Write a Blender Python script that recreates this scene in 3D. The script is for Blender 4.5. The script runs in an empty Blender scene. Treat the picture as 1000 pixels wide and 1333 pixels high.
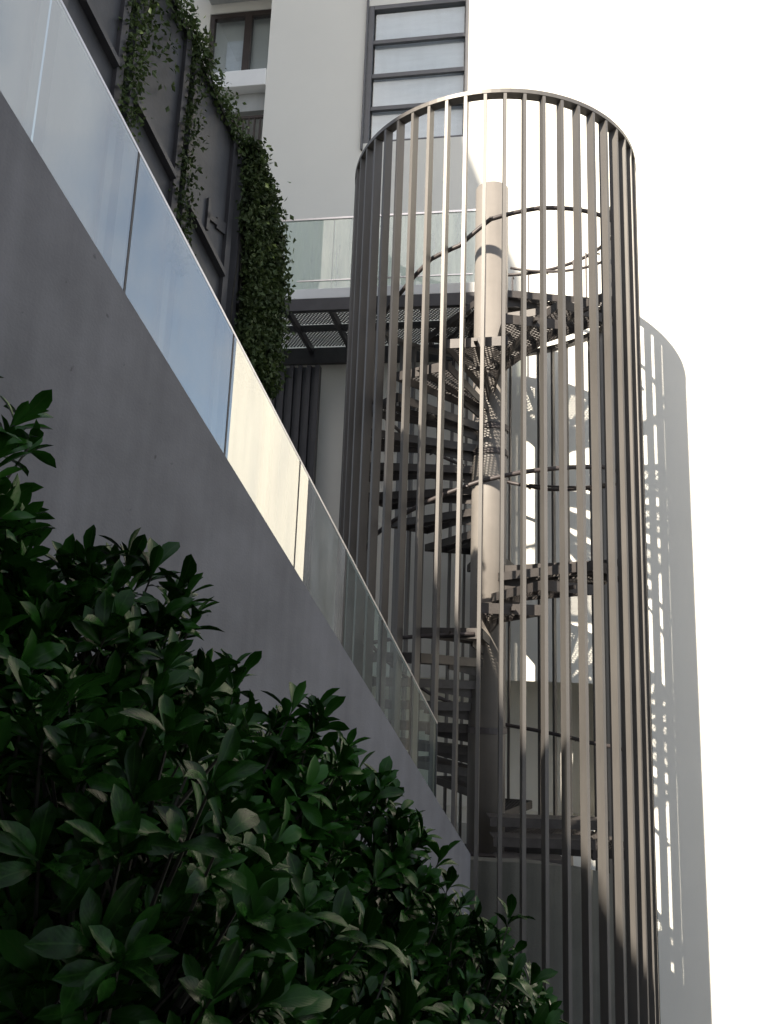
import bpy, math, random
from math import sin, cos, radians, pi, sqrt
from mathutils import Vector, Matrix
random.seed(7)
sc = bpy.context.scene
col = sc.collection

# ------------------------------------------------------------------ camera, sky, sun, exposure
cam_d = bpy.data.cameras.new('camera'); cam = bpy.data.objects.new('camera', cam_d); col.objects.link(cam)
cam_d.sensor_fit = 'VERTICAL'; cam_d.sensor_height = 36.0; cam_d.lens = 1060 / 1333 * 36
cam_d.clip_start = 0.05; cam_d.clip_end = 2000
cam.matrix_world = Matrix.Rotation(radians(90 + 11.6), 4, 'X') @ Matrix.Rotation(radians(2.1), 4, 'Z')
sc.camera = cam
SUN_A, SUN_E = 31.0, 33.0            # azimuth left of straight-behind the camera, elevation
world = bpy.data.worlds.new('World'); sc.world = world; world.use_nodes = True
wn_ = world.node_tree; bg = wn_.nodes['Background']
sky = wn_.nodes.new('ShaderNodeTexSky'); sky.sky_type = 'NISHITA'; sky.sun_disc = False
sky.sun_elevation = radians(SUN_E); sky.sun_rotation = radians(180 + SUN_A)
sky.air_density = 1.0; sky.dust_density = 1.6; sky.ozone_density = 1.0
wtc = wn_.nodes.new('ShaderNodeTexCoord'); wnz = wn_.nodes.new('ShaderNodeTexNoise'); wnz.inputs['Scale'].default_value = 4.5; wnz.inputs['Detail'].default_value = 6
wmr = wn_.nodes.new('ShaderNodeMapRange'); wmr.inputs[1].default_value = .38; wmr.inputs[2].default_value = .62; wmr.inputs[3].default_value = .25; wmr.inputs[4].default_value = .85
wmx = wn_.nodes.new('ShaderNodeMix'); wmx.data_type = 'RGBA'; wmx.inputs[7].default_value = (3.7, 3.8, 4.0, 1)      # thin high cloud
wn_.links.new(wtc.outputs['Generated'], wnz.inputs['Vector']); wn_.links.new(wnz.outputs[0], wmr.inputs[0]); wn_.links.new(wmr.outputs[0], wmx.inputs[0])
wn_.links.new(sky.outputs[0], wmx.inputs[6]); wn_.links.new(wmx.outputs[2], bg.inputs[0]); bg.inputs[1].default_value = 0.115
sun_d = bpy.data.lights.new('sun', 'SUN'); sun_d.energy = 5.0; sun_d.angle = radians(0.5); sun_d.color = (1.0, 0.90, 0.76)
sun = bpy.data.objects.new('sun', sun_d); col.objects.link(sun)
to_sun = Vector((-sin(radians(SUN_A)) * cos(radians(SUN_E)), -cos(radians(SUN_A)) * cos(radians(SUN_E)), sin(radians(SUN_E))))
sun.rotation_euler = to_sun.to_track_quat('Z', 'Y').to_euler(); sun.location = (-10, -14, 20)
sc.view_settings.view_transform = 'Standard'; sc.view_settings.look = 'None'
sc.view_settings.gamma = 1.0; sc.view_settings.exposure = 1.15
try: sc.view_settings.use_curve_mapping = False
except Exception: pass
sc.cycles.max_bounces = 8; sc.cycles.transparent_max_bounces = 16

# ------------------------------------------------------------------ materials
def mat(name, color, rough=0.6, metal=0.0, noise=0.15, scale=6.0, bump=0.1, bscale=60.0, stretch=(1, 1, 1), spec=0.5, streak=0.0, col2=None, specks=False):
    m = bpy.data.materials.new(name); m.use_nodes = True
    nt = m.node_tree; b = nt.nodes['Principled BSDF']; L = nt.links.new
    b.inputs['Roughness'].default_value = rough; b.inputs['Metallic'].default_value = metal
    b.inputs['Specular IOR Level'].default_value = spec
    tc = nt.nodes.new('ShaderNodeTexCoord'); mp = nt.nodes.new('ShaderNodeMapping'); mp.inputs['Scale'].default_value = stretch
    L(tc.outputs['Object'], mp.inputs[0])
    n = nt.nodes.new('ShaderNodeTexNoise'); n.inputs['Scale'].default_value = scale; n.inputs['Detail'].default_value = 7; n.inputs['Roughness'].default_value = 0.62
    L(mp.outputs[0], n.inputs['Vector'])
    cr = nt.nodes.new('ShaderNodeValToRGB')
    c2 = col2 or tuple(min(1, c * (1 + noise)) for c in color)
    cr.color_ramp.elements[0].position = 0.3; cr.color_ramp.elements[1].position = 0.7
    cr.color_ramp.elements[0].color = (*[c * (1 - noise) for c in color], 1); cr.color_ramp.elements[1].color = (*c2, 1)
    L(n.outputs[0], cr.inputs[0]); out = cr.outputs[0]
    if streak > 0:
        mp2 = nt.nodes.new('ShaderNodeMapping'); mp2.inputs['Scale'].default_value = (7, 7, 0.35); L(tc.outputs['Object'], mp2.inputs[0])
        n2 = nt.nodes.new('ShaderNodeTexNoise'); n2.inputs['Scale'].default_value = 1.6; n2.inputs['Detail'].default_value = 5; L(mp2.outputs[0], n2.inputs['Vector'])
        r2 = nt.nodes.new('ShaderNodeMapRange'); r2.inputs[1].default_value = 0.35; r2.inputs[2].default_value = 0.7; r2.inputs[3].default_value = 1 - streak; r2.inputs[4].default_value = 1.0
        L(n2.outputs[0], r2.inputs[0])
        mx = nt.nodes.new('ShaderNodeMix'); mx.data_type = 'RGBA'; mx.blend_type = 'MULTIPLY'; mx.inputs[0].default_value = 1
        L(out, mx.inputs[6]); L(r2.outputs[0], mx.inputs[7]); out = mx.outputs[2]
    if specks:
        n3 = nt.nodes.new('ShaderNodeTexNoise'); n3.inputs['Scale'].default_value = 19; n3.inputs['Detail'].default_value = 3; L(tc.outputs['Object'], n3.inputs['Vector'])
        r3 = nt.nodes.new('ShaderNodeMapRange'); r3.inputs[1].default_value = .70; r3.inputs[2].default_value = .76; r3.inputs[3].default_value = 1; r3.inputs[4].default_value = .55; L(n3.outputs[0], r3.inputs[0])
        m3 = nt.nodes.new('ShaderNodeMix'); m3.data_type = 'RGBA'; m3.blend_type = 'MULTIPLY'; m3.inputs[0].default_value = 1; L(out, m3.inputs[6]); L(r3.outputs[0], m3.inputs[7]); out = m3.outputs[2]
    L(out, b.inputs['Base Color'])
    if bump > 0:
        nb = nt.nodes.new('ShaderNodeTexNoise'); nb.inputs['Scale'].default_value = bscale; nb.inputs['Detail'].default_value = 6; L(tc.outputs['Object'], nb.inputs['Vector'])
        bp = nt.nodes.new('ShaderNodeBump'); bp.inputs['Strength'].default_value = bump; bp.inputs['Distance'].default_value = 0.01
        L(nb.outputs[0], bp.inputs['Height']); L(bp.outputs[0], b.inputs['Normal'])
    return m
def glass(name, tint, refl, rough=0.0, bump=0.0, sheen_film=0.03):
    m = bpy.data.materials.new(name); m.use_nodes = True; nt = m.node_tree; L = nt.links.new
    nt.nodes.remove(nt.nodes['Principled BSDF']); o = nt.nodes['Material Output']
    t = nt.nodes.new('ShaderNodeBsdfTransparent'); t.inputs[0].default_value = (*tint, 1)
    g = nt.nodes.new('ShaderNodeBsdfGlossy'); g.inputs['Roughness'].default_value = rough; g.inputs[0].default_value = (0.94, 0.95, 0.92, 1)
    fr = nt.nodes.new('ShaderNodeFresnel'); fr.inputs[0].default_value = 1.5
    ad = nt.nodes.new('ShaderNodeMath'); ad.operation = 'ADD'; ad.use_clamp = True; ad.inputs[1].default_value = refl; L(fr.outputs[0], ad.inputs[0])
    mx = nt.nodes.new('ShaderNodeMixShader'); ge = nt.nodes.new('ShaderNodeNewGeometry'); iv = nt.nodes.new('ShaderNodeMath'); iv.operation = 'SUBTRACT'; iv.inputs[0].default_value = 1; L(ge.outputs['Backfacing'], iv.inputs[1])
    ml = nt.nodes.new('ShaderNodeMath'); ml.operation = 'MULTIPLY'; L(ad.outputs[0], ml.inputs[0]); L(iv.outputs[0], ml.inputs[1]); L(ml.outputs[0], mx.inputs[0])
    df = nt.nodes.new('ShaderNodeBsdfDiffuse'); df.inputs[0].default_value = (.7, .74, .76, 1); m2 = nt.nodes.new('ShaderNodeMixShader')
    tcd = nt.nodes.new('ShaderNodeTexCoord'); mpd = nt.nodes.new('ShaderNodeMapping'); mpd.inputs['Scale'].default_value = (5, 5, .6); L(tcd.outputs['Object'], mpd.inputs[0])
    nd = nt.nodes.new('ShaderNodeTexNoise'); nd.inputs['Scale'].default_value = 1.5; nd.inputs['Detail'].default_value = 6; L(mpd.outputs[0], nd.inputs['Vector'])
    rd = nt.nodes.new('ShaderNodeMapRange'); rd.inputs[1].default_value = .35; rd.inputs[2].default_value = .7; rd.inputs[3].default_value = sheen_film * .15; rd.inputs[4].default_value = sheen_film * 1.9; L(nd.outputs[0], rd.inputs[0]); mf = nt.nodes.new('ShaderNodeMath'); mf.operation = 'MULTIPLY'; L(rd.outputs[0], mf.inputs[0]); L(iv.outputs[0], mf.inputs[1]); L(mf.outputs[0], m2.inputs[0])  # pale streaky film also paints mottled sky reflections into the glass
    L(t.outputs[0], mx.inputs[1]); L(g.outputs[0], mx.inputs[2]); L(mx.outputs[0], m2.inputs[1]); L(df.outputs[0], m2.inputs[2]); L(m2.outputs[0], o.inputs[0])
    if bump:
        tc = nt.nodes.new('ShaderNodeTexCoord'); mp = nt.nodes.new('ShaderNodeMapping'); mp.inputs['Scale'].default_value = (1, 1, 2.5); L(tc.outputs['Object'], mp.inputs[0])
        n = nt.nodes.new('ShaderNodeTexNoise'); n.inputs['Scale'].default_value = 2.2; n.inputs['Detail'].default_value = 2; L(mp.outputs[0], n.inputs['Vector'])
        bp = nt.nodes.new('ShaderNodeBump'); bp.inputs['Strength'].default_value = bump; bp.inputs['Distance'].default_value = 0.05; L(n.outputs[0], bp.inputs['Height']); L(bp.outputs[0], g.inputs['Normal'])
    return m
def leafmat(name, c, c2, rough, trans=0.12, spec=0.5, sc_=3.0, veins=False):
    m = mat(name, c, rough, 0, 0.3, sc_, 0.0, 40, col2=c2, spec=spec)
    nt = m.node_tree; b = nt.nodes['Principled BSDF']; o = nt.nodes['Material Output']
    oi = nt.nodes.new('ShaderNodeObjectInfo'); hs = nt.nodes.new('ShaderNodeHueSaturation')
    mr = nt.nodes.new('ShaderNodeMapRange'); mr.inputs[3].default_value = 0.55; mr.inputs[4].default_value = 1.5
    lk = b.inputs['Base Color'].links[0].from_socket
    nt.links.new(oi.outputs['Random'], mr.inputs[0]); nt.links.new(mr.outputs[0], hs.inputs['Value']); nt.links.new(lk, hs.inputs['Color']); nt.links.new(hs.outputs[0], b.inputs['Base Color'])
    if veins:
        uv = nt.nodes.new('ShaderNodeUVMap'); uv.uv_map = 'leaf_map'; sx = nt.nodes.new('ShaderNodeSeparateXYZ'); nt.links.new(uv.outputs[0], sx.inputs[0])
        ab = nt.nodes.new('ShaderNodeMath'); ab.operation = 'ABSOLUTE'; nt.links.new(sx.outputs[1], ab.inputs[0])
        m1 = nt.nodes.new('ShaderNodeMapRange'); m1.inputs[1].default_value = .03; m1.inputs[2].default_value = .11; m1.inputs[3].default_value = 1; m1.inputs[4].default_value = 0; nt.links.new(ab.outputs[0], m1.inputs[0])
        a1 = nt.nodes.new('ShaderNodeMath'); a1.operation = 'MULTIPLY_ADD'; a1.inputs[1].default_value = -.35; nt.links.new(ab.outputs[0], a1.inputs[0]); nt.links.new(sx.outputs[0], a1.inputs[2])
        a2 = nt.nodes.new('ShaderNodeMath'); a2.operation = 'MULTIPLY'; a2.inputs[1].default_value = 55; nt.links.new(a1.outputs[0], a2.inputs[0])
        a3 = nt.nodes.new('ShaderNodeMath'); a3.operation = 'SINE'; nt.links.new(a2.outputs[0], a3.inputs[0])
        bpv = nt.nodes.new('ShaderNodeBump'); bpv.inputs['Strength'].default_value = .035; bpv.inputs['Distance'].default_value = .02; nt.links.new(a3.outputs[0], bpv.inputs['Height']); nt.links.new(bpv.outputs[0], b.inputs['Normal'])
        mv = nt.nodes.new('ShaderNodeMix'); mv.data_type = 'RGBA'; mv.inputs[7].default_value = (0.03, 0.08, 0.015, 1); mu = nt.nodes.new('ShaderNodeMath'); mu.operation = 'MULTIPLY'; mu.inputs[1].default_value = .6
        nt.links.new(m1.outputs[0], mu.inputs[0]); nt.links.new(mu.outputs[0], mv.inputs[0]); nt.links.new(hs.outputs[0], mv.inputs[6]); nt.links.new(mv.outputs[2], b.inputs['Base Color'])
    tr = nt.nodes.new('ShaderNodeBsdfTranslucent'); nt.links.new(hs.outputs[0], tr.inputs[0])
    mx = nt.nodes.new('ShaderNodeMixShader'); mx.inputs[0].default_value = trans
    nt.links.new(b.outputs[0], mx.inputs[1]); nt.links.new(tr.outputs[0], mx.inputs[2]); nt.links.new(mx.outputs[0], o.inputs[0])
    return m
M = dict(
    white=mat('white_render', (0.80, 0.782, 0.715), 0.85, noise=0.025, scale=0.8, bump=0.12, bscale=120),
    grey_render=mat('grey_render', (0.42, 0.43, 0.42), 0.85, noise=0.08, scale=1.5, bump=0.2, bscale=90, streak=0.12),
    concrete=mat('grey_painted_concrete', (0.150, 0.150, 0.163), 0.8, noise=0.20, scale=2.2, bump=0.15, bscale=90, streak=0.14, specks=True),
    drum=mat('olive_concrete', (0.145, 0.145, 0.125), 0.85, noise=0.18, scale=2.5, bump=0.3, bscale=60, streak=0.22),
    bar=mat('brown_grey_steel_paint', (0.142, 0.134, 0.126), 0.45, 0.35, noise=0.12, scale=3.0, bump=0.05, bscale=150, stretch=(2, 2, .4), spec=0.4),
    steel=mat('dark_steel_paint', (0.065, 0.055, 0.055), 0.5, 0.1, noise=0.2, scale=8, bump=0.06, bscale=150),
    tread=mat('stair_steel_paint', (0.068, 0.061, 0.058), 0.5, 0.2, noise=0.25, scale=8, bump=0.08, bscale=120),
    pole=mat('pole_steel_paint', (0.225, 0.205, 0.185), 0.5, 0.0, noise=0.08, scale=4, bump=0.06, bscale=150, streak=0.12),
    dark=mat('charcoal_panel', (0.055, 0.055, 0.06), 0.5, 0.0, noise=0.35, scale=2.2, bump=0.1, bscale=40, streak=0.25),
    frame=mat('charcoal_frame', (0.05, 0.048, 0.052), 0.45, 0.1, noise=0.2, scale=6, bump=0.05),
    winframe=mat('grey_window_frame', (0.12, 0.12, 0.125), 0.4, 0.3, noise=0.1, scale=6, bump=0.03),
    brown=mat('brown_window_frame', (0.06, 0.045, 0.04), 0.45, 0.1, noise=0.2, scale=6, bump=0.03),
    rail=mat('brushed_aluminium', (0.62, 0.60, 0.60), 0.3, 0.9, noise=0.05, scale=20, bump=0.03, bscale=200),
    stone=mat('white_slab_paint', (0.84, 0.84, 0.82), 0.6, noise=0.04, scale=3, bump=0.05),
    pale_sheet=mat('white_pane_sheet', (0.86, 0.86, 0.86), 0.9, noise=0.07, scale=2.4, bump=0.1, stretch=(1, 1, 5)),  # faint waves painted in as reflections of the tall panes
    ground=mat('grey_paving', (0.24, 0.24, 0.23), 0.9, noise=0.25, scale=0.9, bump=0.3, bscale=30),
    soil=mat('dark_soil', (0.035, 0.028, 0.02), 0.95, noise=0.5, scale=6, bump=0.6, bscale=30),
    build=mat('grey_blocker_render', (0.20, 0.20, 0.20), 0.85, noise=0.15, scale=0.6, bump=0.2, bscale=20),
    bark=mat('brown_twig', (0.022, 0.02, 0.013), 0.8, noise=0.4, scale=30, bump=0.3),
    glass=glass('coated_glass', (0.66, 0.74, 0.74), 0.34, sheen_film=0.13),
    cglass=glass('clear_glass', (0.80, 0.90, 0.88), 0.05, sheen_film=0.04),
    bglass=glass('green_glass', (0.90, 0.96, 0.92), 0.05, sheen_film=0.2),
    wglass=glass('window_glass', (0.9, 0.93, 0.95), 0.10, 0.03, 0.03),
    leaf=leafmat('glossy_leaf', (0.007, 0.028, 0.004), (0.020, 0.075, 0.010), 0.25, 0.05, 0.13, veins=True),
    creeper=leafmat('creeper_leaf', (0.032, 0.060, 0.018), (0.10, 0.15, 0.045), 0.6, 0.2, 0.3, 9.0),
)

# ------------------------------------------------------------------ mesh builder and tags
class MB:
    def __init__(s): s.v = []; s.f = []
    def hexa(s, p):          # p: 8 corners, bottom 4 ccw then top 4
        b = len(s.v); s.v += [tuple(q) for q in p]
        s.f += [(b+3, b+2, b+1, b), (b+4, b+5, b+6, b+7)] + [(b+i, b+(i+1) % 4, b+4+(i+1) % 4, b+4+i) for i in range(4)]
        return s
    def box(s, x0, x1, y0, y1, z0, z1):
        return s.hexa([(x0, y0, z0), (x1, y0, z0), (x1, y1, z0), (x0, y1, z0), (x0, y0, z1), (x1, y0, z1), (x1, y1, z1), (x0, y1, z1)])
    def beam(s, a, b, w, h, side=None):   # w across, h along "up"
        a = Vector(a); b = Vector(b); d = (b - a).normalized()
        sd = Vector(side).normalized() if side is not None else (d.cross(Vector((0, 0, 1))).normalized() if abs(d.z) < 0.99 else Vector((1, 0, 0)))
        up = sd.cross(d).normalized()
        c = lambda p, i, j: p + sd * (w / 2 * i) + up * (h / 2 * j)
        return s.hexa([c(a, -1, -1), c(a, 1, -1), c(b, 1, -1), c(b, -1, -1), c(a, -1, 1), c(a, 1, 1), c(b, 1, 1), c(b, -1, 1)])
    def tube(s, pts, r, n=8, cap=True):
        pts = [Vector(p) for p in pts]; b = len(s.v); rr = r if isinstance(r, (list, tuple)) else [r] * len(pts)
        for i, p in enumerate(pts):
            d = (pts[min(i + 1, len(pts) - 1)] - pts[max(i - 1, 0)]).normalized()
            u = d.cross(Vector((0.13, 0.07, 1)) if abs(d.z) < 0.95 else Vector((1, 0, 0))).normalized(); w = d.cross(u)
            for k in range(n):
                a = 2 * pi * k / n; s.v.append(tuple(p + u * (cos(a) * rr[i]) + w * (sin(a) * rr[i])))
        for i in range(len(pts) - 1):
            for k in range(n):
                s.f.append((b + i*n + k, b + i*n + (k+1) % n, b + (i+1)*n + (k+1) % n, b + (i+1)*n + k))
        if cap:
            s.f.append(tuple(b + k for k in range(n))[::-1]); s.f.append(tuple(b + (len(pts)-1)*n + k for k in range(n)))
        return s
    def prism(s, poly, z0, z1):
        b = len(s.v); n = len(poly)
        s.v += [(p[0], p[1], z0) for p in poly] + [(p[0], p[1], z1) for p in poly]
        s.f += [tuple(range(b, b+n))[::-1], tuple(range(b+n, b+2*n))] + [(b+i, b+(i+1) % n, b+n+(i+1) % n, b+n+i) for i in range(n)]
        return s
    def mesh(s, name, m, smooth=False):
        me = bpy.data.meshes.new(name); me.from_pydata(s.v, [], s.f); me.update()
        me.materials.append(M[m])
        if smooth: me.polygons.foreach_set('use_smooth', [True] * len(me.polygons))
        return me
    def build(s, name, m, parent=None, smooth=False, bevel=0.0, loc=None, kind=None):
        o = bpy.data.objects.new(name, s.mesh(name, m, smooth)); col.objects.link(o)
        if parent is not None: o.parent = parent
        if loc is not None: o.location = loc
        if bevel:
            md = o.modifiers.new('bevel', 'BEVEL'); md.width = bevel; md.segments = 2; md.limit_method = 'ANGLE'
        if kind: o['kind'] = kind
        return o
def tag(o, label=None, cat=None, group=None, kind=None):
    if label: o['label'] = label
    if cat: o['category'] = cat
    if group: o['group'] = group
    if kind: o['kind'] = kind
    return o
def empty(name, loc, label, cat, rz=0.0, group=None):
    o = bpy.data.objects.new(name, None); col.objects.link(o); o.location = loc; o.rotation_euler = (0, 0, rz); o.empty_display_size = 0.2
    return tag(o, label, cat, group)
def inst(me, name, parent, loc=(0, 0, 0), rz=0.0, kind=None):
    o = bpy.data.objects.new(name, me); col.objects.link(o); o.parent = parent; o.location = loc; o.rotation_euler = (0, 0, rz)
    if kind: o['kind'] = kind
    return o

# ------------------------------------------------------------------ frames of reference in the place
CX, CY, R = 1.085, 8.248, 1.5            # centre of the cage
GZ = -4.2                                # lower ground
YAW = radians(-9.5)                      # facade: local x runs along the wall, local -y towards the viewer
W0 = Vector((1.085, 10.1, 0))
PHI = radians(27)                        # the flight on the left, local x = down the flight, local y = to its inner side
SB = Vector((-2.06, 1.05, 0))
SROT = radians(90) - PHI
def zb(s): return 1.444 - 0.687 * (s - 2.2325)
def zt(s): return 2.1375 - 0.725 * (s - 2.242)
def polar(th, r, z=0.0):
    t = radians(th); return (r * sin(t), -r * cos(t), z)

# ------------------------------------------------------------------ ground
MB().box(-60, 60, -60, 60, GZ - 0.3, GZ).build('ground', 'ground', kind='structure')
pb = MB()
pb.hexa([(-3.6, -8, GZ), (0.9, -8, GZ), (1.25, 4.9, GZ), (-2.0, 4.9, GZ), (-3.6, -8, -1.2), (0.9, -8, -1.6), (1.25, 4.9, -2.6), (-2.0, 4.9, -2.3)])
pb.build('planting_bed', 'soil', kind='structure')
MB().box(0.93, 9, -12, -0.5, GZ + .004, -1.66).build('terrace', 'ground', kind='structure')

# ------------------------------------------------------------------ white building with the facade behind the cage
bld = empty('white_building', W0, 'tall white rendered building whose sunlit wall stands behind the spiral stair cage', 'building', YAW)
U0, U1, ZT = -3.12, 8.95, 14.0
holes = [(-1.60, -0.12, 7.50, 9.80), (-1.45, 1.80, -1.62, 0.04)]
us = sorted({U0, U1} | {h[0] for h in holes} | {h[1] for h in holes}); zs = sorted({GZ, ZT} | {h[2] for h in holes} | {h[3] for h in holes})
wl = MB()
for i in range(len(us) - 1):
    for j in range(len(zs) - 1):
        uc, zc = (us[i] + us[i+1]) / 2, (zs[j] + zs[j+1]) / 2
        if any(h[0] < uc < h[1] and h[2] < zc < h[3] for h in holes): continue
        wl.box(us[i], us[i+1], 0, 0.3, zs[j], zs[j+1])
wl.build('wall', 'white', bld)
# passage behind the lower landing
ps = MB()
ps.box(-1.6, 1.95, 0.303, 1.3, 0.045, 0.3).box(-1.6, -1.452, 0.303, 1.3, -1.62, 0.042).box(1.803, 1.95, 0.303, 1.3, -1.62, 0.042).box(-1.6, 1.95, 1.303, 1.5, -1.8, 0.3).box(-1.6, 1.95, 0.303, 1.3, -1.85, -1.623)
ps.build('passage', 'white', bld)
# tall window
wnd = MB()
x0, x1, z0, z1 = -1.60, -0.12, 7.50, 9.80
wnd.box(x0, x0 + .08, 0.0, .12, z0, z1).box(x1 - .05, x1, 0.0, .12, z0, z1).box(x0 + .08, x1 - .05, 0.0, .12, z1 - .07, z1).box(x0 + .08, x1 - .05, 0.0, .12, z0, z0 + .03)
zr = [9.17, 8.60, 8.06]
wnd.box(x0 - .03, x0, -.05, .0, z0 - .12, z1 + .3)
for z in zr: wnd.box(x0 + .08, x1 - .05, 0.005, .05, z - .036, z + .036)
for z in (9.17, 8.06): wnd.box(x0 + .10, x1 - .06, -.012, .004, z - .045, z - .030)
win = wnd.build('window', 'winframe', bld, bevel=.006)
lv = [z0 + .03] + zr[::-1] + [z1 - .07]
for k in range(4):
    inst(MB().box(x0 + .10, x1 - .06, 0.05, 0.058, lv[k] + (.036 if k else 0), lv[k+1] - (.036 if k < 3 else 0)).mesh('pane', 'wglass'), 'pane', win)
inst(MB().box(x0 + .1, x1 - .07, 0.09, 0.10, z0 + .04, z1 - .08).mesh('pale_sheet', 'pale_sheet'), 'pale_sheet', win)  # white sheet standing in for bright reflections in the tall panes
MB().box(x0 - .1, x1 + .1, .32, .35, z0 - .1, z1 + .1).build('window_backing', 'grey_render', bld)
# set-back loggia at the upper left
lg = MB()
lg.box(-7.5, -5.35 + .7, 1.2, 1.4, GZ, ZT).box(-4.65, -3.0, 1.2, 1.4, GZ, 9.80).box(-4.65, -3.0, 1.2, 1.4, 11.12, ZT).box(-3.42, -3.12, 1.2, 1.4, 9.80, 11.12)
lg.box(-3.115, -3.0, 0.303, 1.199, GZ, ZT)
lg.build('loggia_wall', 'white', bld)
MB().box(-4.65, -3.125, -0.02, 1.195, 8.60, 8.88).build('balcony_slab', 'stone', bld, bevel=.01)
MB().box(-4.6, -3.125, 0.15, 1.195, 8.30, 8.598).build('slab_beam', 'grey_render', bld)
MB().box(-4.65, -3.125, 0.0, 1.195, 11.3, 11.7).build('loggia_lintel', 'grey_render', bld)
bw = MB(); a0, a1, c0, c1 = -4.64, -3.43, 9.80, 11.12
bw.box(a0, a0 + .07, 1.22, 1.32, c0, c1).box(a1 - .07, a1, 1.22, 1.32, c0, c1).box(a0 + .07, a1 - .07, 1.22, 1.32, c1 - .09, c1).box(a0 + .07, a1 - .07, 1.22, 1.32, c0, c0 + .06).box(-4.02, -3.90, 1.215, 1.32, c0 + .06, c1 - .09)
w2 = bw.build('window', 'brown', bld)
inst(MB().box(a0 + .07, -4.02, 1.26, 1.27, c0 + .06, c1 - .09).mesh('pane', 'wglass'), 'pane', w2)
inst(MB().box(-3.90, a1 - .07, 1.26, 1.27, c0 + .06, c1 - .09).mesh('pane', 'wglass'), 'pane', w2)
inst(MB().box(a0 + .3, -4.02, 1.30, 1.31, c0 + .06, c1 - .5).mesh('pale_sheet', 'pale_sheet'), 'pale_sheet', w2)
MB().box(a0, a1, 1.42, 1.45, c0 - .3, c1 + .3).build('window_backing', 'white', bld)
rl = empty('balcony_railing', W0, 'small dark railing of thin uprights below the white balcony slab', 'railing', YAW)
MB().box(-3.9, -3.13, 0.2, .24, 8.22, 8.26).build('top_rail', 'brown', rl)
MB().box(-3.9, -3.13, 0.2, .24, 7.30, 7.34).build('bottom_rail', 'brown', rl)
um = MB().box(-.012, .012, -.012, .012, 7.34, 8.22).mesh('upright', 'brown')
for k in range(9): inst(um, 'upright', rl, (-3.86 + k * .088, .22, 0))

MB().box(3.8, 5.9, -.5, -.02, GZ, 4.6).build('reflected_dark_block', 'dark', bld)  # added out of view as a dark reflection for the lower glass panels

# dark ribbed screen beside the bridge
ls = empty('ribbed_screen', W0, 'tall charcoal ribbed screen standing under the near end of the footbridge', 'screen', YAW)
MB().box(-3.4, -1.93, -.42, -.38, GZ, 3.95).build('backing_panel', 'dark', ls)
rm = MB().box(-.028, .028, -.035, .035, GZ, 3.95).mesh('rib', 'frame')
for k in range(13): inst(rm, 'rib', ls, (-3.34 + k * .115, -.456, 0))

# ------------------------------------------------------------------ lattice of expanded metal, clipped to a convex polygon
def lattice(mb, poly, z, pitch, w, t, ang):
    n = len(poly)
    for a in (ang, -ang):
        d = (cos(a), sin(a)); nn = (-d[1], d[0]); pr = [p[0]*nn[0] + p[1]*nn[1] for p in poly]
        k = math.ceil(min(pr) / pitch)
        while k * pitch < max(pr):
            c = k * pitch; ts = []
            for i in range(n):
                p, q = poly[i], poly[(i+1) % n]; a1 = p[0]*nn[0] + p[1]*nn[1] - c; a2 = q[0]*nn[0] + q[1]*nn[1] - c
                if (a1 < 0) != (a2 < 0):
                    f = a1 / (a1 - a2); ts.append((p[0] + (q[0]-p[0])*f) * d[0] + (p[1] + (q[1]-p[1])*f) * d[1])
            if len(ts) == 2 and abs(ts[0] - ts[1]) > .02:
                zz = z + (0.001 if a == ang else -0.001)
                P = lambda tt: (d[0]*tt + nn[0]*c, d[1]*tt + nn[1]*c, zz)
                mb.beam(P(min(ts)), P(max(ts)), w, t)
            k += 1
    return mb

# ------------------------------------------------------------------ footbridge to the landing
br = empty('footbridge', W0, 'dark steel footbridge with perforated deck and green glass balustrade behind the cage', 'footbridge', YAW)
DZ = 4.40; YN, YF = -1.40, -0.02; BU0, BU1 = -3.0, 0.17
MB().box(BU0, BU1, YN, YN + .07, DZ - .13, DZ + .02).build('near_beam', 'frame', br)
MB().box(BU0, BU1, YF - .07, YF, DZ - .26, DZ - .04).build('far_beam', 'frame', br)
MB().box(BU0, BU1, -.78, -.72, DZ - .10, DZ - .03).build('middle_beam', 'frame', br)
cbs = [-2.9, -2.15, -1.62, -1.05, -.52, .02]
for u in cbs: MB().beam((u - .0, YN + .07, DZ - .08), (u + .0, YF - .07, DZ - .08), .05, .09).build('cross_beam', 'frame', br)
for i in range(len(cbs) - 1):
    for (ya, yb) in ((YN + .07, -.78), (-.72, YF - .07)):
        g = MB(); lattice(g, [(cbs[i], ya), (cbs[i+1], ya), (cbs[i+1], yb), (cbs[i], yb)], DZ - .02, .038, .012, .006, radians(58))
        g.build('deck_grating', 'tread', br)
MB().box(BU0, BU1 + .0, YN + .005, YN + .13, DZ + .023, DZ + .15).build('kerb', 'stone', br, bevel=.006)
gx = [-3.0, -1.62, -.62, .17]
for i in range(3): inst(MB().box(gx[i] + .006, gx[i+1] - .006, YN + .06, YN + .072, DZ + .155, DZ + 1.09).mesh('glass_panel', 'bglass'), 'glass_panel', br)
MB().box(BU0, BU1, YN + .05, YN + .082, DZ + 1.092, DZ + 1.115).build('top_rail', 'rail', br)
MB().box(-2.05, BU1 - .1, YN + .045, YN + .058, DZ + .27, DZ + .285).build('lower_rail', 'rail', br)

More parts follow.
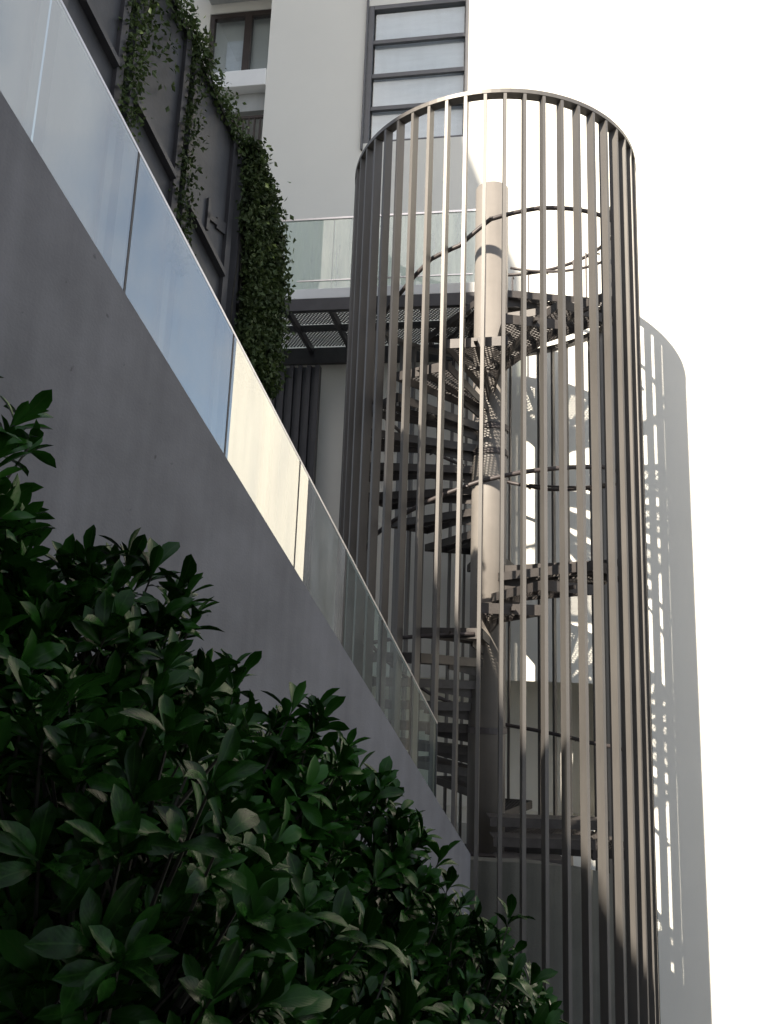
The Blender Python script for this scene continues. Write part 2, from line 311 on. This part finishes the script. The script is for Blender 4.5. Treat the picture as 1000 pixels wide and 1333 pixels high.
# ------------------------------------------------------------------ spiral staircase
C0 = (CX, CY, 0)
sp = empty('spiral_staircase', C0, 'brown-grey steel spiral staircase winding round a thick centre pole inside the bar cage', 'staircase')
pm = MB()
pm.tube([(0, 0, -1.56), (0, 0, 5.43)], .182, 48)
pm.build('centre_pole', 'pole', sp, smooth=False)
for p in sp.children[0].data.polygons: p.use_smooth = len(p.vertices) == 4
MB().tube([(0, 0, -1.60), (0, 0, -1.555)], .30, 32).build('base_plate', 'steel', sp)
for z in (2.35, 2.62, -.45): MB().tube([(0, 0, z - .03), (0, 0, z + .03)], .197, 32).build('collar', 'steel', sp)
RT, HW = 1.37, radians(11.6)
wedge = [(0.17, -0.06), (RT, -RT * math.tan(HW)), (RT, RT * math.tan(HW)), (0.17, 0.06)]
def frame_mesh():
    f = MB(); h = .08
    for i in range(4):
        a, b = wedge[i], wedge[(i+1) % 4]
        f.beam((*a, -h/2), (*b, -h/2), .012, h if i != 1 else h * 1.1)
    m = .72; w_ = m * math.tan(HW)
    f.beam((m, -w_, -.03), (m, w_, -.03), .03, .035)
    f.beam((.15, 0, -.045), (RT - .01, 0, -.045), .03, .05)
    f.beam((.14, 0, -.13), (.62, 0, -.07), .02, .09)
    return f.mesh('tread', 'tread')
FM = frame_mesh()
GM = lattice(MB(), wedge, -.006, .036, .009, .006, radians(57)).mesh('grating', 'tread')
KM = MB().beam((RT, 0, -.04), (R - .06, 0, -.04), .03, .03).mesh('bracket', 'tread')
def panel(th, z, name):
    o = inst(FM, name, sp, (0, 0, z), radians(th - 90)); inst(GM, 'grating', o); inst(KM, 'bracket', o)
for th in (90, 112, 134, 152): panel(th, -1.47, 'landing_panel')
for k in range(12): panel(161 + 12 + 22 * k - 10, -1.26 + .213 * k, 'tread')
for th in (64, 86, 108, 130, 149): panel(th, 1.16, 'landing_panel')
for k in range(13): panel(171 + 22 * k, 1.37 + .211 * k, 'tread')
for th in (107, 129, 151, 173, 195): panel(th, 4.22, 'landing_panel')
# steps just above the concrete drum
for k in range(3):
    y = -(.42 + .22 * k); z = -1.16 - .125 * k; xe = sqrt(1.18 ** 2 - (y - .2) ** 2) if k < 3 else .6
    m = MB().box(-.05, xe, y - .24, y, z - .012, z).box(-.05, xe, y - .252, y - .241, z - .075, z + .003)
    m.build('low_step', 'tread', sp)
    MB().box(xe - .03, xe, y - .24, y, z - .16, z - .013).build('low_step_bracket', 'steel', sp)
def helix(pts, r, rad, name, step=4):
    out = []
    for (a, za), (b, zb_) in zip(pts, pts[1:]):
        n = max(1, int(abs(b - a) / step))
        for i in range(n): t = i / n; out.append(polar(a + (b-a)*t, r, za + (zb_-za)*t))
    out.append(polar(pts[-1][0], r, pts[-1][1]))
    o = MB().tube(out, rad, 8).build(name, 'steel', sp, smooth=True); return out
rail_pts = [(90, -.60), (120, -.58), (163, -.46), (200, -.15), (240, .38), (270, .85), (300, 1.30), (328, 1.55), (349, 1.72), (364, 1.81), (381, 1.89), (402, 1.98), (458, 2.12), (503, 2.26), (522, 2.38),
            (550, 2.62), (600, 3.02), (645, 3.35), (672, 3.66), (688, 3.92), (700, 4.0), (712, 4.24), (731, 4.38), (770, 4.58), (815, 4.98), (863, 5.07), (890, 5.12)]
hp = helix(rail_pts, 1.37, .021, 'handrail')
helix([(96, 4.72), (138, 5.0), (162, 5.18)], 1.33, .017, 'guard_rail')
helix([(60, 2.02), (98, 2.10), (150, 2.3)], 1.22, .014, 'guard_rail')
helix([(-62, .30), (-40, .36), (-12, .40)], 1.40, .018, 'guard_rail')
bm_ = MB().tube([(0, 0, 0), (0, 0, .82)], .011, 6).mesh('baluster', 'steel')
for th in range(98, 165, 9): inst(bm_, 'baluster', sp, polar(th, 1.33, 4.22 if th > 110 else 4.0))
cm = MB().beam((1.37, 0, 0), (R - .06, 0, .0), .014, .014).mesh('rail_bracket', 'steel')
for i in range(1, len(hp), 4):
    p = hp[i]; inst(cm, 'rail_bracket', sp, (0, 0, p[2] - .02), math.atan2(p[1], p[0]))

# ------------------------------------------------------------------ cage of upright bars
cg = empty('bar_cage', C0, 'tall round cage of brown-grey upright steel bars wrapped round the spiral staircase', 'cage')
ZR = 5.45; N = 52; BD, BW = .087, .030
def barmesh(z1): return MB().box(R - BD/2, R + BD/2, -BW/2, BW/2, GZ, z1).mesh('bar', 'bar')
BF = barmesh(ZR - .004); BB = MB().box(R - .03, R + .03, -.013, .013, GZ, 4.05).mesh('bar', 'bar')
for k in range(N):
    th = -3.3 + k * 360 / N
    if th > 180: th -= 360
    front = -98 < th < 108
    inst(BF if front else BB, 'bar', cg, (0, 0, 0), radians(th - 90))
def ring(a0, a1, z0, z1, r0, r1, name, m='bar', n=64, parent=None):
    mb = MB(); pr = None
    for i in range(n + 1):
        a = a0 + (a1 - a0) * i / n
        c = [polar(a, r0, z0), polar(a, r1, z0), polar(a, r1, z1), polar(a, r0, z1)]
        b = len(mb.v); mb.v += c
        if i: mb.f += [(b-4+j, b-4+(j+1) % 4, b+(j+1) % 4, b+j) for j in range(4)]
        if i in (0, n): mb.f.append((b, b+1, b+2, b+3) if i == 0 else (b+3, b+2, b+1, b))
    return mb.build(name, m, parent)
ring(-99, 108.5, ZR, ZR + .042, R - BD/2 - .004, R + BD/2 + .004, 'top_ring', parent=cg)
ring(108, 261, 4.05, 4.10, R - BD/2, R + BD/2, 'back_ring', parent=cg)

# concrete drum below the stair
dr = empty('curved_concrete_wall', C0, 'low curved olive-grey concrete wall inside the foot of the bar cage', 'wall')
dm = MB(); n = 48
for i in range(n + 1):
    th = -75 + 165 * i / n; zt_ = -1.40 - .45 * max(0, (th - 5) / 85) ** 1.6
    b = len(dm.v); dm.v += [polar(th, 1.3, GZ), polar(th, 1.3, zt_), polar(th, 1.15, zt_), polar(th, 1.15, GZ)]
    if i: dm.f += [(b-4+j, b+j, b+(j+1) % 4, b-4+(j+1) % 4) for j in range(4)]
dm.build('wall_face', 'drum', dr, smooth=False)

# ------------------------------------------------------------------ sloping flight on the left
S_END, S0 = 6.19, -4.0
st = empty('outdoor_stair', SB, 'outdoor stair descending behind its sloping grey painted concrete parapet', 'staircase', SROT)
pw = MB()
pw.hexa([(S0, 0, GZ), (S_END, 0, GZ), (S_END, .16, GZ), (S0, .16, GZ), (S0, 0, zb(S0)), (S_END, 0, zb(S_END)), (S_END, .16, zb(S_END)), (S0, .16, zb(S0))])
pw.build('parapet', 'concrete', st)
for k in range(52):
    s0 = S0 + k * .196
    if s0 > 6.0: break
    MB().box(s0, s0 + .196, .163, .98, zb(s0) - .75, zb(s0) - .36 - .137 * 0).build('step', 'grey_render', st)
gb = empty('glass_balustrade', SB, 'row of clear glass panels with thin metal cap rail on the sloping grey parapet', 'balustrade', SROT)
seams = [-2.8, -2.08, -1.36, -.64, .08, .80, 1.52, 2.24, 2.96, 3.61, 4.16, 4.68, 5.15, 5.61]
for a, b in zip(seams, seams[1:]):
    g = .007; y0, y1 = .05, .062
    inst(MB().hexa([(a+g, y0, zb(a)-.03), (b-g, y0, zb(b)-.03), (b-g, y1, zb(b)-.03), (a+g, y1, zb(a)-.03), (a+g, y0, zt(a)), (b-g, y0, zt(b)), (b-g, y1, zt(b)), (a+g, y1, zt(a))]).mesh('glass_panel', 'glass' if b < 4.3 else 'cglass'), 'glass_panel', gb)
for s in seams[6:]:
    MB().hexa([(s-.004, .049, zb(s)), (s+.004, .049, zb(s)), (s+.004, .063, zb(s)), (s-.004, .063, zb(s)), (s-.004, .049, zt(s)), (s+.004, .049, zt(s)), (s+.004, .063, zt(s)), (s-.004, .063, zt(s))]).build('joint_strip', 'frame', gb)
MB().beam((seams[0], .056, zt(seams[0]) + .006), (seams[-1], .056, zt(seams[-1]) + .006), .014, .012).build('cap_rail', 'rail', gb)

# charcoal screen panels on the inner side of the flight
OFF = .9
def zs_(s): return 3.61 - .725 * (s - 3.85)
def zlow(s): return 2.56 - .725 * (s - 3.88)
pl = [(1.40, 1.86), (1.91, 2.35), (2.42, 2.87), (2.93, 3.39), (3.44, 3.92), (3.99, 4.50)]
where = ['upper screen panel cut by the top edge of the photo, highest of the row', 'second screen panel, mostly outside the top of the photo', 'charcoal screen panel whose foot shows at the top edge left of the first creeper gap',
         'charcoal screen panel between the two narrow creeper gaps', 'charcoal screen panel with a grey cutout bracket, right of the second creeper gap', 'charcoal screen panel buried under the hanging creeper mass']
for (a, b), w in zip(pl, where):
    e = empty('screen_panel', SB, w if 'charcoal' in w else 'charcoal ' + w, 'screen', SROT, 'charcoal screens along the stair')
    H = lambda mb, a, b, y0, y1, f0, f1: mb.hexa([(a, y0, f0(a)), (b, y0, f0(b)), (b, y1, f0(b)), (a, y1, f0(a)), (a, y0, f1(a)), (b, y0, f1(b)), (b, y1, f1(b)), (a, y1, f1(a))])
    lo = lambda s: zlow(s) - 1.3; up = zs_
    H(MB(), a + .04, b - .05, OFF + .03, OFF + .045, lo, lambda s: up(s) - .03).build('board', 'dark', e)
    H(MB(), a, a + .035, OFF, OFF + .08, lo, up).build('upright', 'frame', e)
    H(MB(), b - .05, b, OFF, OFF + .09, lo, up).build('upright', 'frame', e)
    H(MB(), a + .036, b - .051, OFF + .002, OFF + .07, lambda s: up(s) - .03, up).build('top_edge', 'frame', e)
    H(MB(), a + .036, b - .051, OFF - .02, OFF + .028, lambda s: zlow(s) - .035, zlow).build('cross_rail', 'frame', e)
e = [o for o in bpy.data.objects if o.name.startswith('screen_panel')][4]
MB().box(3.68, 3.78, OFF + .01, OFF + .028, 2.86, 2.90).box(3.68, 3.705, OFF + .01, OFF + .028, 2.78, 3.0).box(3.78, 3.87, OFF + .011, OFF + .027, 2.84, 2.92).build('bracket', 'frame', e)
def sw(s, off, z):   # stair frame to world
    return Vector((SB.x + s * sin(PHI) - off * cos(PHI), SB.y + s * cos(PHI) + off * sin(PHI), z))

# ------------------------------------------------------------------ creepers
def small_leaves(mb, pos, n, size, spread, down=0.6):
    for _ in range(n):
        c = pos() ; L = size * random.uniform(.6, 1.3)
        d = Vector((random.gauss(0, 1), random.gauss(0, 1), random.gauss(-down, .8))).normalized()
        u = d.cross(Vector((random.gauss(0, 1), random.gauss(0, 1), random.gauss(0, 1)))).normalized(); nn = d.cross(u)
        b = len(mb.v); w = L * .33
        mb.v += [tuple(c), tuple(c + d*L*.5 + u*w + nn*w*.35), tuple(c + d*L), tuple(c + d*L*.5 - u*w + nn*w*.35)]
        mb.f += [(b, b+1, b+2), (b, b+2, b+3)]
    return mb
def creeper(label, region, n, size, stems):
    e = empty('creeper', sw(4.2, OFF, 2.0), label, 'creeper'); off = e.location
    def pos(): return region() - off
    small_leaves(MB(), pos, n, size, .1).build('foliage', 'creeper', e, kind='stuff')
    sm = MB()
    for pts in stems: sm.tube([p - off for p in pts], .006, 5)
    sm.build('stem', 'bark', e)
def rmass():
    while True:
        t = random.random() ** .9; z = 3.55 - 1.65 * t
        # right outline in s as a function of height
        hi = [(3.65, 3.94), (3.55, 4.0), (3.25, 4.31), (3.0, 4.41), (2.64, 4.44), (2.2, 4.43), (1.8, 4.38), (1.3, 4.36)]
        for (za, sa), (zb2, sb2) in zip(hi, hi[1:]):
            if zb2 <= z <= za: smax = sb2 + (sa - sb2) * (z - zb2) / (za - zb2); break
        else: smax = 4.3
        smin = 3.96 if z > 2.9 else 4.04
        s = smin + (smax - smin) * random.random() + random.gauss(0, .025)
        # clumps
        if sin(s * 31 + z * 7) * sin(z * 17 - s * 9) + random.random() < -.15 + .0: continue
        return sw(s, OFF - .02 - abs(random.gauss(0, .055)), z + random.gauss(0, .02))
stems = [[sw(4.0 + .045*i + .02*sin(i*3+k), OFF - .0, 3.3 - .2*k) for k in range(8)] for i in range(7)]
creeper('dense hanging mass of green creeper at the right end of the charcoal screens', rmass, 15000, .040, stems)
def rtop():
    s = random.uniform(3.15, 4.1); z = zs_(s) + abs(random.gauss(0, .05)) * (1.6 if random.random() < .2 else 1) - random.random() ** 2 * .12
    return sw(s, OFF + random.gauss(0, .05), z)
creeper('thin creeper sprigs trailing along the sloping tops of the charcoal screens', rtop, 1500, .036, [[sw(3.15 + .13*k, OFF + .03*sin(k*2), zs_(3.15+.13*k) + .03) for k in range(8)]])
def rgap(a, b, zt0, zl):
    def f():
        t = random.random(); z = zt0 - t * (zt0 - zl); return sw(random.uniform(a, b) + random.gauss(0, .012), OFF + .02 + random.gauss(0, .05), z)
    return f
creeper('narrow strand of creeper in the gap left of the middle screen panel', rgap(2.84, 3.0, 4.4, 2.9), 2000, .035, [[sw(2.89, OFF + .05, 4.4 - .25*k) for k in range(8)]])
creeper('narrow strand of creeper in the gap right of the middle screen panel', rgap(3.36, 3.50, 4.05, 2.35), 2000, .035, [[sw(3.42, OFF + .05, 4.1 - .25*k) for k in range(8)]])
def rspot():
    s = 2.98 + random.random()**2 * .28; return sw(s, OFF - .02, zs_(s) - random.random() ** 1.5 * .75)
creeper('loose creeper sprigs hanging over the face of the middle screen panel', rspot, 260, .04, [[sw(3.02, OFF - .01, 4.1 - .1*k) for k in range(5)]])

# ------------------------------------------------------------------ shrubs in front of the parapet
def leaf_mesh(name, length, width, curl, fold):
    mb = MB(); n = 7
    prof = [0.10, .30, .60, .86, 1.0, .80, .0]
    for i in range(n):
        t = i / (n - 1); x = t * length; z = -curl * length * t * t + .05*length*sin(t*pi); w = width / 2 * prof[i]
        mb.v += [(x, -w, z + fold * w), (x, 0, z), (x, w, z + fold * w)]
    for i in range(n - 1):
        b = i * 3; mb.f += [(b, b+3, b+4, b+1), (b+1, b+4, b+5, b+2)]
    mb.uv = [(i / (n - 1), sd) for i in range(n) for sd in (-1, 0, 1)]
    return mb
def set_uv(me, uv):
    ul = me.uv_layers.new(name='leaf_map')
    fl = []
    for lp in me.loops: fl += uv[lp.vertex_index]
    ul.data.foreach_set('uv', fl)
    return me
LV = [leaf_mesh('leaf', 1.0, .38, .14, .40), leaf_mesh('leaf', 1.0, .42, .34, .30), leaf_mesh('leaf', 1.0, .31, -.04, .55)]
LM = [set_uv(l.mesh('leaf', 'leaf', smooth=True), l.uv) for l in LV]
def shrub(label, cx, cy, ztop, rx, ry, rz, nros, size, seed):
    rnd = random.Random(seed)
    gz = -1.9 - .1 * cy
    e = empty('shrub', (cx, cy, gz), label, 'shrub', 0.0, 'glossy shrubs in front of the grey parapet')
    zc = ztop - rz; leaves = []; br_ = MB(); org = Vector((0, 0, 0))
    for i in range(nros):
        u = rnd.uniform(-.35, 1); a = rnd.uniform(0, 2*pi); q = sqrt(1 - u*u)
        k = rnd.uniform(.62, 1.0) if rnd.random() < .75 else rnd.uniform(.3, .7)
        k *= 1 + .12 * sin(a * 3 + seed) * (1 if u < .8 else 0)
        if rnd.random() < .06: k *= 1.12
        nrm = Vector((q*cos(a)/rx, q*sin(a)/ry, u/rz)).normalized()
        c = Vector((rx*k*q*cos(a), ry*k*q*sin(a), (zc - gz) + rz*k*u))
        ax = (nrm * .8 + Vector((rnd.gauss(0, .25), rnd.gauss(0, .25), .7))).normalized()
        base = c - ax * size * .9
        if k > .6: br_.tube([base - ax * size * 1.2, base, c], [.004, .003, .002], 4, False)
        t1 = ax.orthogonal().normalized(); t2 = ax.cross(t1)
        nl = rnd.randint(6, 9); ph = rnd.random() * 6.28
        for j in range(nl):
            b_ = ph + j * 2.4; el = radians(rnd.uniform(15, 75)); 
            d = (t1*cos(b_) + t2*sin(b_)) * cos(el) + ax * sin(el)
            up = (ax * cos(el) - (t1*cos(b_) + t2*sin(b_)) * sin(el)).normalized()
            L = size * rnd.uniform(.65, 1.15); y = up.cross(d)
            tw = rnd.gauss(0, .35); y2 = y*cos(tw) + up*sin(tw); up2 = d.cross(y2)
            mt = Matrix(((d.x*L, y2.x*L, up2.x*L, c.x - ax.x*size*.12*j*.5), (d.y*L, y2.y*L, up2.y*L, c.y - ax.y*size*.12*j*.5), (d.z*L, y2.z*L, up2.z*L, c.z - ax.z*size*.12*j*.5), (0, 0, 0, 1)))
            wp = Vector((cx, cy, gz)) + mt.translation
            leaves.append((wp.length + rnd.random()*.15 - max(0, u)*.25 , mt, rnd.randrange(3)))
    leaves.sort(key=lambda t: t[0])
    for _, mt, v in leaves[:285]:
        o = bpy.data.objects.new('leaf', LM[v]); col.objects.link(o); o.parent = e; o.matrix_basis = mt
    rest = MB()
    for _, mt, v in leaves[285:]:
        b = len(rest.v); rest.v += [tuple(mt @ Vector(p)) for p in LV[v].v]; rest.f += [tuple(b + i for i in f) for f in LV[v].f]
    ro = rest.build('foliage', 'leaf', e, smooth=True, kind='stuff'); set_uv(ro.data, [q for _, _, v in leaves[285:] for q in LV[v].uv])
    br_.tube([(0, 0, 0), (0, .02, (zc-gz)*.6), (0, 0, zc-gz)], [.03, .02, .008], 6)
    br_.build('branches', 'bark', e)
sh = [
    ('tall dark shrub cut by the left edge, its top leaves against the grey parapet', -1.00, 1.55, .63, .42, .42, .78, 491, 0.094),
    ('shrub right of the left-edge shrub, upright sprig standing against the parapet', -.70, 1.9, .31, .38, .40, .62, 456, 0.094),
    ('dark glossy shrub in the middle of the hedge, below the widest part of the parapet', -.46, 2.45, .03, .41, .42, .62, 421, 0.101),
    ('glossy shrub right of the hedge middle, its top level with the lowest glass panels', -.19, 3.0, -.26, .43, .42, .62, 421, 0.101),
    ('green shrub near the foot of the sloping parapet, lit leaf tips on top', .10, 3.6, -.71, .41, .42, .62, 421, 0.101),
    ('rightmost low shrub in front of the curved concrete wall and cage bars', .52, 4.1, -1.12, .33, .42, .6, 351, 0.097),
    ('deeply shaded shrub filling the lower left corner of the photo', -.46, 1.35, -.02, .40, .36, .6, 456, 0.078),
    ('deeply shaded shrub low in the photo, right of the corner shrub', -.20, 1.85, -.42, .40, .42, .55, 351, 0.097),
    ('low shaded shrub at the bottom edge, left of the rightmost shrub', .22, 2.9, -.78, .42, .45, .6, 351, 0.097),
]
for i, a in enumerate(sh): shrub(*a, seed=11 + i)

# ------------------------------------------------------------------ unseen canopy added to darken the near shrubs and parapet
wc = empty('shade_canopy', (0, -2.4, -1.66), 'grey flat canopy on slim posts, added out of view to shade the near shrubs', 'canopy')
MB().box(-4.2, 3.4, -3.2, 2.9, 4.1, 4.25).build('roof', 'build', wc)
for x in (1.2, 3.2):
    for y in (-3.0, -.6): MB().box(x - .05, x + .05, y - .05, y + .05, 0, 4.097).build('post', 'frame', wc)

# ------------------------------------------------------------------ unseen block added behind the viewer, outline shaped to cast the shade
ob = empty('shade_block', (0, 0, 0), 'plain grey block added unseen behind the viewer, its outline shaped to shade the yard', 'building', radians(-SUN_A))
def zv(v): return (v + 8 * sin(radians(SUN_E))) / cos(radians(SUN_E))
def blocker(name, pts):   # outline (hx, z) extruded backwards
    mb = MB(); n = len(pts)
    mb.v = [(x, -8, z) for x, z in pts] + [(x, -15, z) for x, z in pts]
    mb.f = [tuple(range(n)), tuple(range(2*n-1, n-1, -1))] + [(i, n+i, n+(i+1) % n, (i+1) % n) for i in range(n)]
    return mb.build(name, 'build', ob)
blocker('low_blocker', [(-4.12, GZ), (11, GZ), (11, zv(1.9)), (-1.2, zv(1.9)), (-1.84, zv(2.18)), (-2.5, zv(3.15)), (-3.3, zv(4.32)), (-3.74, zv(4.93)), (-4.12, zv(5.15))])
blocker('tall_blocker', [(-26, GZ), (-4.123, GZ), (-4.123, zv(5.95)), (-3.66, zv(6.25)), (-3.66, zv(9.6)), (-4.38, zv(11.2)), (-4.38, zv(21)), (-26, zv(21))])
